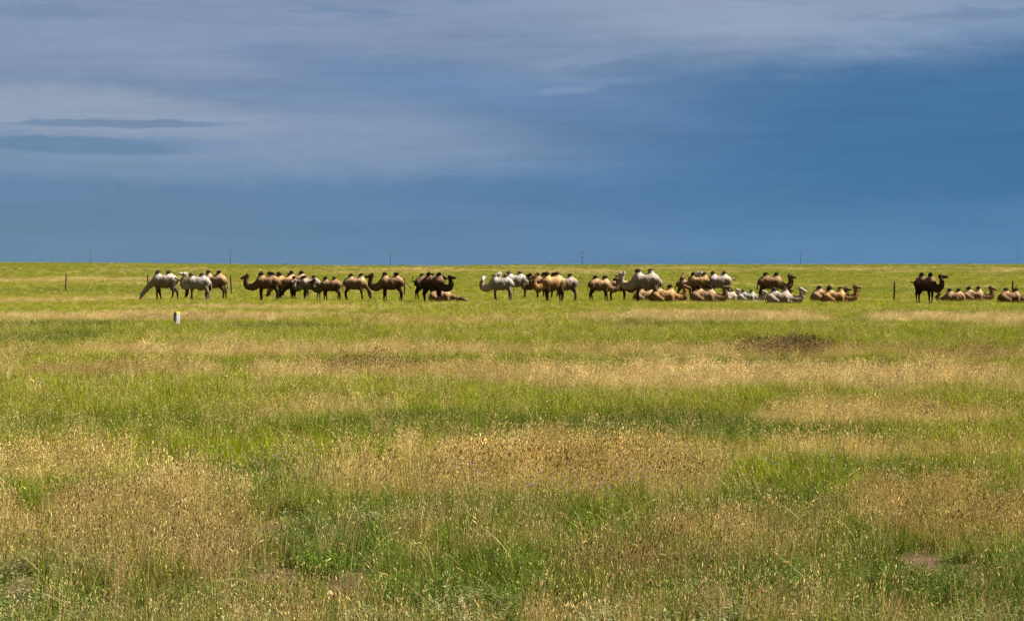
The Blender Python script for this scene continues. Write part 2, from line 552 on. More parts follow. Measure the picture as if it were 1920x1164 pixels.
class Tuft:
    def __init__(self, seed):
        self.r = random.Random(seed)
        self.v, self.f, self.m, self.st, self.sh = [], [], [], [], []

    def strip(self, p, lean_dir, h, w, bend, mat, straw, shade, seg=3, face=None):
        r = self.r
        fa = r.uniform(0, 6.283) if face is None else face
        sx, sy = math.cos(fa) * w / 2, math.sin(fa) * w / 2
        base = len(self.v)
        end = None
        for k in range(seg + 1):
            t = k / seg
            b = bend * t * t
            x, y, z = p[0] + math.cos(lean_dir) * b, p[1] + math.sin(lean_dir) * b, p[2] + h * (t - 0.25 * (bend / max(h, .01)) ** 2 * t * t)
            ww = max(1 - t ** 1.6, .06)
            self.v += [(x - sx * ww, y - sy * ww, z), (x + sx * ww, y + sy * ww, z)]
            self.st += [straw, straw]
            self.sh += [shade, shade]
            end = (x, y, z)
        for k in range(seg):
            a = base + 2 * k
            self.f.append((a, a + 1, a + 3, a + 2))
            self.m.append(mat)
        return end

    def spike(self, p, d, l, w, mat, straw, shade):
        """A seed head: a small four-sided spindle."""
        d = Vector(d).normalized()
        a = d.orthogonal().normalized()
        b = d.cross(a)
        p = Vector(p)
        base = len(self.v)
        pts = [p]
        for q in (a, b, -a, -b):
            pts.append(p + d * l * .42 + q * w / 2)
        pts.append(p + d * l)
        self.v += [tuple(q) for q in pts]
        self.st += [straw] * 6
        self.sh += [shade] * 6
        for k in range(4):
            n = 1 + (k + 1) % 4
            self.f.append((base, base + 1 + k, base + n, base + n))
            self.m.append(mat)
            self.f.append((base + 5, base + n, base + 1 + k, base + 1 + k))
            self.m.append(mat)

    def build(self, name, mats):
        me = bpy.data.meshes.new(name)
        fs = [f if len(set(f)) == 4 else f[:3] for f in self.f]
        me.from_pydata(self.v, [], fs)
        for m in mats:
            me.materials.append(m)
        me.polygons.foreach_set('material_index', np.asarray(self.m, np.int32))
        float_attr(me, 'straw', self.st)
        float_attr(me, 'shade', self.sh)
        return bpy.data.objects.new(name, me)


M_BASE = leaf_material('dry_grass_blade', (.26, .25, .022), 0.25)
GRASS_MATS = [M_BLADE, M_STALK, M_HEAD, M_DARK, M_LEAF, M_LILAC, M_BASE]


def green_tuft(seed, n=34, rad=.10, h=.20, w=.0045, straw_p=.06):
    t = Tuft(seed)
    r = t.r
    for _ in range(n):
        a, q = r.uniform(0, 6.283), rad * math.sqrt(r.random())
        p = (math.cos(a) * q, math.sin(a) * q, -.01)
        hh = h * r.uniform(.55, 1.25)
        t.strip(p, a + r.uniform(-.9, .9), hh, w * r.uniform(.7, 1.4), hh * r.uniform(.1, .85), 0,
                r.uniform(.5, 1) if r.random() < straw_p else r.uniform(0, .06), r.uniform(.42, 1.38))
    if r.random() < .75:        # a few flowering stalks above the blades
        for _ in range(r.randint(1, 3)):
            a = r.uniform(0, 6.283)
            e = t.strip((math.cos(a) * rad * .6, math.sin(a) * rad * .6, 0), a, h * r.uniform(1.1, 1.5), .004, h * .3, 1, .55, 1.0)
            t.spike(e, (math.cos(a) * .4, math.sin(a) * .4, 1), .028, .009, 2, .6, 1.2)
    return t.build('green_tuft', GRASS_MATS)


def dry_tuft(seed, n=16, heads=21, rad=.11, h=.27, dark=0.12, hw=.0085, base=6):
    t = Tuft(seed)
    r = t.r
    for _ in range(n):
        a, q = r.uniform(0, 6.283), rad * math.sqrt(r.random())
        hh = h * r.uniform(.35, .75)
        t.strip((math.cos(a) * q, math.sin(a) * q, -.01), a + r.uniform(-.9, .9), hh, .0055 * r.uniform(.7, 1.3), hh * r.uniform(.1, .7), base,
                r.uniform(.2, 1.0), r.uniform(.4, 1.2))
    for _ in range(int(heads * r.choice((.5, .8, 1.1, 1.4)))):
        a, q = r.uniform(0, 6.283), rad * math.sqrt(r.random())
        hh = h * r.uniform(.62, 1.3)
        la = r.uniform(-.7, .9)          # the wind has combed most heads one way
        b = hh * r.uniform(.05, .35)
        e = t.strip((math.cos(a) * q, math.sin(a) * q, 0), la, hh, .0042, b, 1, r.uniform(.1, .6), r.uniform(.75, 1.1), 2)
        d = (math.cos(la) * (.25 + b / hh), math.sin(la) * (.25 + b / hh), 1)
        dk = r.random() < dark
        t.spike((e[0], e[1], e[2] - .01), d, r.uniform(.018, .042), hw * r.uniform(.65, 1.3), 3 if dk else 2, r.uniform(.0, .8), r.uniform(.65, 1.3))
    return t.build('dry_tuft', GRASS_MATS)


def herb_tuft(seed, n=34, rad=.13, h=.17, lw=.020):
    """A leafy herb: short stems carrying small leaves."""
    t = Tuft(seed)
    r = t.r
    for _ in range(n // 5):
        a, q = r.uniform(0, 6.283), rad * .5 * math.sqrt(r.random())
        hh = h * r.uniform(.6, 1.2)
        b = rad * r.uniform(.2, 1.0)
        p = (math.cos(a) * q, math.sin(a) * q, 0)
        t.strip(p, a, hh, .004, b, 4, .2, .8, 3)
        for k in range(8):
            s = (k + 1.5) / 9
            x, y, z = p[0] + math.cos(a) * b * s * s, p[1] + math.sin(a) * b * s * s, hh * s
            la = r.uniform(0, 6.283)
            t.strip((x, y, z), la, r.uniform(-.005, .022), lw * r.uniform(.5, 1.2), r.uniform(.02, .045), 4, r.uniform(0, .35), r.uniform(.65, 1.35), 2, la + 1.571)
    return t.build('herb_tuft', GRASS_MATS)


def flower_tuft(seed):
    t = Tuft(seed)
    r = t.r
    for _ in range(4):
        a = r.uniform(0, 6.283)
        e = t.strip((r.uniform(-.06, .06), r.uniform(-.06, .06), 0), a, r.uniform(.22, .34), .004, .05, 4, .1, .9)
        for _ in range(6):
            q = r.uniform(0, 6.283)
            t.strip(e, q, .008, .016, .02, 5, 0, 1, 1, q + 1.571)
    return t.build('flower_tuft', GRASS_MATS)


def bent_stalk(seed):
    """A tall pale flowering stalk leaning out of the sward."""
    t = Tuft(seed)
    r = t.r
    for _ in range(2):
        a = r.choice((0, 3.1416)) + r.uniform(-.6, .6)
        h = r.uniform(.30, .46)
        e = t.strip((r.uniform(-.05, .05), r.uniform(-.05, .05), 0), a, h, .006, h * r.uniform(.3, .9), 1, .9, 1.25, 6)
        t.spike(e, (math.cos(a), math.sin(a), .5), .06, .010, 2, .9, 1.2)
    return t.build('bent_stalk', GRASS_MATS)


def scatter(name, label, sources, pts):
    """One object: every tuft of this kind, placed by geometry nodes from points with their own size, turn and colour."""
    xyz, kind, rot, scl, tint = pts
    me = bpy.data.meshes.new(name)
    me.vertices.add(len(xyz))
    me.vertices.foreach_set('co', np.asarray(xyz, np.float32).ravel())
    a = me.attributes.new('kind_index', 'INT', 'POINT')
    a.data.foreach_set('value', np.asarray(kind, np.int32))
    a = me.attributes.new('turn', 'FLOAT_VECTOR', 'POINT')
    a.data.foreach_set('vector', np.asarray(rot, np.float32).ravel())
    a = me.attributes.new('size', 'FLOAT_VECTOR', 'POINT')
    a.data.foreach_set('vector', np.asarray(scl, np.float32).ravel())
    color_attr(me, 'tint', np.asarray(tint, np.float32))
    for m in GRASS_MATS:
        me.materials.append(m)
    o = link(name, me)
    ng = bpy.data.node_groups.new(name + '_scatter', 'GeometryNodeTree')
    ng.interface.new_socket('Geometry', in_out='INPUT', socket_type='NodeSocketGeometry')
    ng.interface.new_socket('Geometry', in_out='OUTPUT', socket_type='NodeSocketGeometry')
    N, L = ng.nodes, ng.links
    gi, go = N.new('NodeGroupInput'), N.new('NodeGroupOutput')
    iop = N.new('GeometryNodeInstanceOnPoints')
    join = N.new('GeometryNodeJoinGeometry')
    for s in reversed(sources):
        oi = N.new('GeometryNodeObjectInfo')
        oi.inputs['Object'].default_value = s
        oi.inputs['As Instance'].default_value = False
        g2i = N.new('GeometryNodeGeometryToInstance')
        L.new(oi.outputs['Geometry'], g2i.inputs[0])
        L.new(g2i.outputs[0], join.inputs[0])

    def named(nm, ty):
        nd = N.new('GeometryNodeInputNamedAttribute')
        nd.data_type = ty
        nd.inputs['Name'].default_value = nm
        return nd.outputs[0]
    L.new(gi.outputs[0], iop.inputs['Points'])
    L.new(join.outputs[0], iop.inputs['Instance'])
    iop.inputs['Pick Instance'].default_value = True
    L.new(named('kind_index', 'INT'), iop.inputs['Instance Index'])
    e2r = N.new('FunctionNodeEulerToRotation')
    L.new(named('turn', 'FLOAT_VECTOR'), e2r.inputs[0])
    L.new(e2r.outputs[0], iop.inputs['Rotation'])
    L.new(named('size', 'FLOAT_VECTOR'), iop.inputs['Scale'])
    L.new(iop.outputs[0], go.inputs[0])
    md = o.modifiers.new('scatter', 'NODES')
    md.node_group = ng
    tag(o, label, 'grass', kind='stuff')
    return o


def grass_points():
    """Random spots over the wedge of steppe in front of the camera, thinner with distance, and what the sward is like there."""
    xs, ys, zone = [], [], []
    for k, (d0, d1, dens) in enumerate(((12.5, 22, 120), (22, 40, 62), (40, 80, 24), (80, 175, 8.5), (175, 420, 1.35), (420, 1080, .22))):
        half = 0.335
        n = int(dens * half * (d1 * d1 - d0 * d0))
        d = np.sqrt(rng.random(n) * (d1 * d1 - d0 * d0) + d0 * d0)
        t = (rng.random(n) * 2 - 1) * half
        xs.append(d * t)
        ys.append(d)
        zone.append(np.full(n, k))
    # two thick stands of dark seeded stalks in the middle distance
    for u0, v0, ru, rv, c in ((1490, 674, 48, 5.5, 400), (1425, 675, 85, 4, 130), (700, 709, 120, 7, 120), (1185, 621, 60, 1.6, 50)):
        for _ in range(c):
            a, b = at(u0 + rng.normal(0, ru * .5), v0 + rng.normal(0, rv * .5))
            xs.append(np.array([a]))
            ys.append(np.array([b]))
            zone.append(np.array([9]))
    return np.concatenate(xs), np.concatenate(ys), np.concatenate(zone)


def build_grass():
    x, y, zone = grass_points()
    stand = zone == 9
    zone = np.where(stand, 2, zone)
    n = len(x)
    dry, rust, lush, bare, sage, dark, big, mot = sward(x, y)
    z = ground_z(x, y)
    u = rng.random(n)
    keep = (rng.random(n) > np.clip(bare * 1.6, 0, .94)) & (rng.random(n) > sstep(y, 350, 1150)) & (rng.random(n) < .36 + .64 * sstep(fbm2(x * 1.5 + 3, y * 1.1 + 8, 3), .36, .56))
    # kinds
    pd = np.clip(dry * (np.where(zone <= 1, .80, np.where(zone == 2, .95, .98)) - .35 * sage + .12 * field(DARKHEAD, x, y)), 0.015, .95)
    ps = np.where(zone <= 1, sage * .42, 0)
    ph = np.where(zone <= 1, lush * .55 * (1 - dry) * sstep(34 - y, 0, 8), 0)
    is_dry = (u < pd) | stand
    is_sage = ~is_dry & (u < pd + ps)
    is_herb = ~is_dry & ~is_sage & (u < pd + ps + ph)
    is_green = ~(is_dry | is_sage | is_herb)
    far = sstep(y, 60, 150)
    grow = np.array([1.0, 1.18, 1.55, 2.1, 3.4, 7.0])[zone]            # far tufts are broader clumps
    hgt = np.array([1.0, 1.0, 1.0, .62, .75, 1.3])[zone]
    hgt = np.where(zone == 3, 1.0 - .42 * sstep(y, 70, 130), hgt)
    jit = rng.uniform(.7, 1.3, n)
    hgt = np.where(stand, 1.25, hgt)
    grow = np.where(stand, 1.2, grow)
    hgt = hgt * (.72 + .56 * fbm2(x * 1.3 + 9, y * 1.3 - 4, 3))
    size = np.column_stack([grow * jit, grow * jit, hgt * jit * rng.uniform(.8, 1.2, n)])
    turn = np.column_stack([rng.normal(0, .10, n), rng.normal(0, .10, n), rng.uniform(0, 6.283, n)])
    turn_dry = turn.copy()
    turn_dry[:, 2] = rng.normal(-.3, .9, n)
    rnd = lambda s: np.exp(rng.normal(0, s, (n, 1)))
    g = C_GREEN * (1 - big[:, None]) + C_OLIVE * big[:, None]
    lu = np.clip(lush * 1.15, 0, 1)[:, None]
    g = g * (1 - lu) + C_LUSH * lu
    g = g * (1 - .35 * dry[:, None]) + C_OLIVE * 1.2 * .35 * dry[:, None]
    hue = rng.normal(0, .10, n)
    farther = .45 * sstep(y, 120, 320)[:, None]
    g = g * (1 - farther) + C_OLIVE * .78 * farther
    g = g * .92 * rnd(.30) * np.column_stack([1 + hue, np.ones(n), 1 - hue])
    pale = np.maximum(.55 * sstep(mot, .35, .65), field(PALE, x, y))[:, None]
    d = C_DRY * (1 - pale) + C_PALE * pale
    d = d * (1 - .75 * rust[:, None]) + C_RUST * .75 * rust[:, None]
    d = d * .95 * rnd(.26)
    s = C_SAGE * rnd(.2)
    h = C_LUSH * np.array([1.15, 1.0, .9]) * rnd(.25)

    greens = [green_tuft(100 + i) for i in range(5)] + [green_tuft(120 + i, 20, .11, .26, .005, .3) for i in range(3)]
    nd = 7
    drys = [dry_tuft(200 + i, dark=.03) for i in range(nd)] + [dry_tuft(230 + i, dark=.5, heads=24) for i in range(3)] + [dry_tuft(240 + i, dark=.92, heads=36, h=.33, hw=.011) for i in range(2)] + [dry_tuft(250 + i, dark=.02, heads=26, base=0) for i in range(4)]
    sages = [herb_tuft(300 + i, 40, .14, .19, .020) for i in range(4)]
    herbs = [herb_tuft(330 + i, 60, .15, .15, .015) for i in range(4)]

    def emit(name, label, sources, mask, kind, tint, tr=turn):
        k = mask & keep
        if not k.any():
            return
        scatter(name, label, sources, (np.column_stack([x, y, z])[k], kind[k], tr[k], size[k], tint[k]))

    gk = np.where(rng.random(n) < .72, rng.integers(0, 5, n), rng.integers(5, 8, n))
    dk = np.where(rng.random(n) < dark * .95 + .03, rng.integers(nd, nd + 3, n), rng.integers(0, nd, n))
    dk = np.where(stand | ((dark > .8) & (rng.random(n) < .8)), rng.integers(nd + 3, nd + 5, n), dk)
    strawy = field(PALE, x, y)
    dk = np.where(~stand & (dark < .5) & (rng.random(n) < strawy * 1.1), rng.integers(nd + 5, nd + 9, n), dk)
    emit('green_grass', 'green steppe grass growing over the whole plain', greens, is_green, gk, g)
    emit('dry_grass', 'tan seeding dry grass standing in bands across the green steppe', drys, is_dry, dk, d, turn_dry)
    emit('sage_herbs', 'grey green leafy herbs low among the nearest dry grass', sages, is_sage, rng.integers(0, 4, n), s)
    emit('leafy_herbs', 'dark green leafy weeds matted around the bare soil patches', herbs, is_herb, rng.integers(0, 4, n), h)

    # tall bent stalks and lilac flowers
    m = 420
    dd = rng.uniform(13.5, 45, m)
    xx = dd * rng.uniform(-.33, .33, m)
    t = np.tile(C_PALE * 1.15, (m, 1))
    scatter('bent_stalks', 'single pale stalks leaning out of the near grass', [bent_stalk(400 + i) for i in range(6)],
            (np.column_stack([xx, dd, ground_z(xx, dd)]), rng.integers(0, 6, m),
             np.column_stack([rng.normal(0, .15, m), rng.normal(0, .15, m), rng.uniform(-.5, .5, m)]), np.tile(rng.uniform(.7, 1.15, m)[:, None], 3), t))
    spots = [(470, 895, 110, 14, 16), (900, 925, 120, 14, 16), (1100, 945, 120, 22, 22), (1560, 905, 120, 22, 12), (1000, 770, 260, 30, 30), (1500, 745, 260, 30, 26), (1180, 760, 200, 20, 20), (300, 870, 200, 20, 12)]
    fx, fy = [], []
    for u0, v0, ru, rv, c in spots:
        for _ in range(c):
            a, b = at(u0 + rng.normal(0, ru * .6), v0 + rng.normal(0, rv * .6))
            fx.append(a)
            fy.append(b)
    fx, fy = np.array(fx), np.array(fy)
    m = len(fx)
    scatter('lilac_flowers', 'tiny lilac wildflowers dotted through the green grass', [flower_tuft(500 + i) for i in range(3)],
            (np.column_stack([fx, fy, ground_z(fx, fy)]), rng.integers(0, 3, m), np.column_stack([np.zeros(m), np.zeros(m), rng.uniform(0, 6.28, m)]),
             np.tile(rng.uniform(.8, 1.2, m)[:, None], 3), np.tile(C_GREEN, (m, 1))))


build_grass()

# ------------------------------------------------------------------ posts, poles and far shrubs


def box(verts, faces, x0, x1, y0, y1, z0, z1, taper=1.0):
    b = len(verts)
    cx, cy = (x0 + x1) / 2, (y0 + y1) / 2
    for z, t in ((z0, 1.0), (z1, taper)):
        for xx, yy in ((x0, y0), (x1, y0), (x1, y1), (x0, y1)):
            verts.append((cx + (xx - cx) * t, cy + (yy - cy) * t, z))
    faces += [(b, b + 3, b + 2, b + 1), (b + 4, b + 5, b + 6, b + 7)] + [(b + i, b + (i + 1) % 4, b + 4 + (i + 1) % 4, b + 4 + i) for i in range(4)]


def ring_tube(pts, radii, n=8, wob=0.0, seed=0):
    r = random.Random(seed)
    v, f = [], []
    for p, q in zip(pts, radii):
        for k in range(n):
            a = 2 * math.pi * k / n
            rr = q * (1 + r.uniform(-wob, wob))
            v.append((p[0] + math.cos(a) * rr, p[1] + math.sin(a) * rr, p[2]))
    for i in range(len(pts) - 1):
        for k in range(n):
            f.append((i * n + k, i * n + (k + 1) % n, (i + 1) * n + (k + 1) % n, (i + 1) * n + k))
    b = len(v)
    v += [tuple(pts[0]), tuple(pts[-1])]
    t = (len(pts) - 1) * n
    for k in range(n):
        f.append((b, (k + 1) % n, k))
        f.append((b + 1, t + k, t + (k + 1) % n))
    return v, f


def pymesh(name, v, f, mat, smooth=False):
    me = bpy.data.meshes.new(name)
    me.from_pydata(v, [], f)
    me.materials.append(mat)
    if smooth:
        me.polygons.foreach_set('use_smooth', np.ones(len(me.polygons), bool))
    return me


M_WOOD = plain_material('weathered_wood', (.050, .040, .032), .95, .1, .4, 14)
M_WIRE = plain_material('rusty_wire', (.06, .045, .035), .7, .3)
M_POLE = plain_material('far_pole', (.13, .135, .15), .9, .1, .2, 2)  # paler and bluish, distance haze put into the colour
M_INS = plain_material('glass_insulator', (.12, .14, .15), .4, .4)
M_CONC = plain_material('whitewashed_concrete', (.34, .34, .35), .9, .15, .4, 16)
M_YELLOW = plain_material('yellow_paint', (.72, .56, .03), .7, .25, .18, 22)
M_SHRUB = plain_material('shrub_leaf', (.09, .12, .03), .9, .1, .35, 3)


def fence_post(u, v, top, lean, label):
    x, y = at(u, v)
    h = (v - top) * y / F
    pts = [(lean * t * h + .012 * math.sin(5 * t + u), .01 * math.cos(4 * t + u), -.25 + t * (h + .25)) for t in np.linspace(0, 1, 9)]
    ve, fa = ring_tube(pts, [.075, .072, .07, .068, .068, .066, .064, .062, .055], 9, .12, int(u))
    o = link('fence_post', pymesh('fence_post', ve, fa, M_WOOD, True))
    o.location = (x, y, float(ground_z(np.array([x]), np.array([y]))[0]))
    tag(o, label, 'fence post', 'fence posts standing behind the herd')
    # two loops of old wire still stapled to the post
    for k in (.55, .88):
        vv, ff = ring_tube([(lean * k * h, 0, k * h - .012), (lean * k * h, 0, k * h + .012)], [.080, .080], 10)
        link('wire_loop', pymesh('wire_loop', vv, ff, M_WIRE), o)


fence_post(123, 545, 512, .03, 'dark thin fence post standing alone in open grass at the far left')
fence_post(277.5, 547, 513.5, .0, 'dark fence post rising behind the neck of the leftmost grazing camel')
fence_post(434, 552.5, 516, -.04, 'leaning dark fence post between the two leftmost groups of camels')
fence_post(758.5, 555, 520, -.02, 'dark fence post right behind the tail of a brown camel')
fence_post(1676, 563.5, 528, .03, 'lone dark fence post in the open gap beside the standing dark camel')
fence_post(1899, 562, 526, .0, 'thick dark fence post behind the humps of the camel cut by the frame')


def utility_pole(u, top, dist, arm, label, rad=.14):
    x = (u - 960) * dist / F
    z0 = float(ground_z(np.array([x]), np.array([dist]))[0])
    h = CAM_H + (VH - top) * dist / F - z0
    root = bpy.data.objects.new('utility_pole', None)
    C.objects.link(root)
    root.location = (x, dist, z0)
    tag(root, label, 'utility pole', 'utility poles along the skyline')
    ve, fa = ring_tube([(0, 0, -.5), (0, 0, h * .5), (0, 0, h)], [rad, rad * .9, rad * .75], 8)
    link('pole', pymesh('pole', ve, fa, M_POLE, True), root)
    for k, (dz, half) in enumerate(arm):
        ve, fa = [], []
        box(ve, fa, -half, half, -.24, -.16, h - dz - .06, h - dz + .06)
        a = link('crossarm', pymesh('crossarm', ve, fa, M_POLE), root)
        for s in (-1, 1):
            ve, fa = ring_tube([(s * half * .9, -.2, h - dz + .06), (s * half * .9, -.2, h - dz + .34)], [.07, .09], 8)
            link('insulator', pymesh('insulator', ve, fa, M_INS), a)


utility_pole(170.5, 461.5, 1090, [(1.6, .8)], 'faint thin pole on the skyline, leftmost of the row', .13)
utility_pole(432, 461, 1060, [(2.0, 1.3), (4.6, 1.2)], 'dark utility pole on the skyline above the four left camels')
utility_pole(732, 467.5, 1070, [(1.4, 1.1), (3.2, .9)], 'dark utility pole on the skyline above the camel facing left near the fence post')
utility_pole(1091.5, 468.5, 1080, [(1.6, 1.2), (3.8, .8)], 'dark utility pole on the skyline above the brown camels in the middle')
utility_pole(1501, 469.5, 1090, [(1.0, .8)], 'small dark utility pole on the skyline above the lying camels')
utility_pole(1908, 441, 1095, [(1.5, .5)], 'very faint tall thin mast on the skyline near the right edge', .06)


def shrub(u, w, h, label, dist=1085.0, seed=0):
    """A low bush: a few stems and a spread of leaf-sized faces."""
    r = random.Random(seed)
    x = (u - 960) * dist / F
    z0 = float(ground_z(np.array([x]), np.array([dist]))[0])
    h *= .6
    root = bpy.data.objects.new('shrub', None)
    C.objects.link(root)
    root.location = (x, dist, z0)
    tag(root, label, 'shrub', 'low shrubs on the skyline')
    for k in range(3):
        q = r.uniform(-w / 2, w / 2) * .8
        ve, fa = ring_tube([(q, 0, -.1), (q + r.uniform(-.2, .2), r.uniform(-.2, .2), h * .7)], [.05, .02], 5)
        link('stem', pymesh('stem', ve, fa, M_WOOD), root)
    v, f = [], []
    for k in range(int(220 * w)):
        q = r.uniform(-1, 1)
        top = h * (1 - q * q) * (.65 + .35 * math.sin(q * 7 + seed))
        px, py, pz = q * w / 2, r.uniform(-.8, .8), r.uniform(0, 1) * max(top, .1)
        s = r.uniform(.08, .2)
        a, e = r.uniform(0, 6.28), r.uniform(-1, 1)
        du = Vector((math.cos(a), math.sin(a), e)).normalized() * s
        dw = du.orthogonal().normalized() * s * .6
        p = Vector((px, py, pz))
        b = len(v)
        v += [tuple(p - du), tuple(p + dw), tuple(p + du), tuple(p - dw)]
        f.append((b, b + 1, b + 2, b + 3))
    link('foliage', pymesh('foliage', v, f, M_SHRUB), root)


for i, (u, w, h, lab) in enumerate([
        (536, 5.0, .75, 'small dark shrub on the skyline above the crowded left group'),
        (756, 6.5, 1.1, 'dark shrub on the skyline just right of a utility pole'),
        (712, 5.0, .6, 'low dark shrub on the skyline just left of a utility pole'),
        (897, 8.0, .8, 'broad low shrub on the skyline left of the white camel group'),
        (968, 4.0, .6, 'small shrub on the skyline over the white camel with the hidden head'),
        (1030, 6.0, .6, 'flat shrub on the skyline over the brown camel cluster'),
        (1290, 5.0, .6, 'low shrub on the skyline over the golden camel group'),
        (1354, 5.0, .7, 'shrub on the skyline over the pinkish grey camel with the curled tail'),
        (1647, 4.5, .6, 'small shrub on the skyline above the empty gap of grass'),
        (1807, 7.0, .5, 'long flat shrub on the skyline above the pair of lying camels')]):
    shrub(u, w, h, lab, seed=i + 1)


def marker_post():
    x, y = at(330.5, 611.5)
    s = y / F
    root = bpy.data.objects.new('marker_post', None)
    C.objects.link(root)
    root.location = (x, y, 0)
    root.rotation_euler = (R(1.5), R(2), R(50))
    tag(root, 'short square white marker post with a yellow top in front of the herd', 'marker post')
    w, h = 5.4 * s * .78, 26.0 * s
    ve, fa = [], []
    box(ve, fa, -w, w, -w, w, -.2, h - .05, 1.04)
    me = pymesh('shaft', ve, fa, M_CONC)
    o = link('shaft', me, root)
    bv = o.modifiers.new('edge', 'BEVEL')
    bv.width = .012
    bv.segments = 2
    ve, fa = [], []
    box(ve, fa, -w * 1.06, w * 1.06, -w * 1.06, w * 1.06, h - .05, h + .02, .93)
    o = link('cap', pymesh('cap', ve, fa, M_YELLOW), root)
    bv = o.modifiers.new('edge', 'BEVEL')
    bv.width = .01
    bv.segments = 2


marker_post()

# ------------------------------------------------------------------ camels
VOX = 0.034
M_COAT = bpy.data.materials.new('camel_coat')
M_COAT.use_nodes = True


def coat_material(m):
    g = Nodes(m.node_tree)
    a = g.n('ShaderNodeAttribute', attribute_name='coat')
    tc = g.n('ShaderNodeTexCoord')
    oi = g.n('ShaderNodeObjectInfo')
    v = g.n('ShaderNodeVectorMath', operation='ADD')
    g.put(v.inputs[0], tc.outputs['Object'])
    rr = g.math('MULTIPLY', oi.outputs['Random'], 40.0)
    g.put(v.inputs[1], g.vec(rr, rr, rr))
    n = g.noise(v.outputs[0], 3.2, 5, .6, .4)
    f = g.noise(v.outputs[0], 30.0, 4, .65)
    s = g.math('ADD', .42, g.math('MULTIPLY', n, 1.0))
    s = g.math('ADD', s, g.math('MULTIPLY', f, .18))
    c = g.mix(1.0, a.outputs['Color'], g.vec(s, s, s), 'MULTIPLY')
    bs = g.n('ShaderNodeBsdfPrincipled')
    g.put(bs.inputs['Base Color'], c)
    bs.inputs['Roughness'].default_value = .95
    bs.inputs['Specular IOR Level'].default_value = .12
    bm = g.n('ShaderNodeBump')
    bm.inputs['Strength'].default_value = .5
    bm.inputs['Distance'].default_value = .015
    g.put(bm.inputs['Height'], f)
    g.put(bs.inputs['Normal'], bm.outputs[0])
    out = g.n('ShaderNodeOutputMaterial')
    g.put(out.inputs[0], bs.outputs[0])


coat_material(M_COAT)
M_EYE = plain_material('dark_eye', (.008, .006, .005), .15, .5)


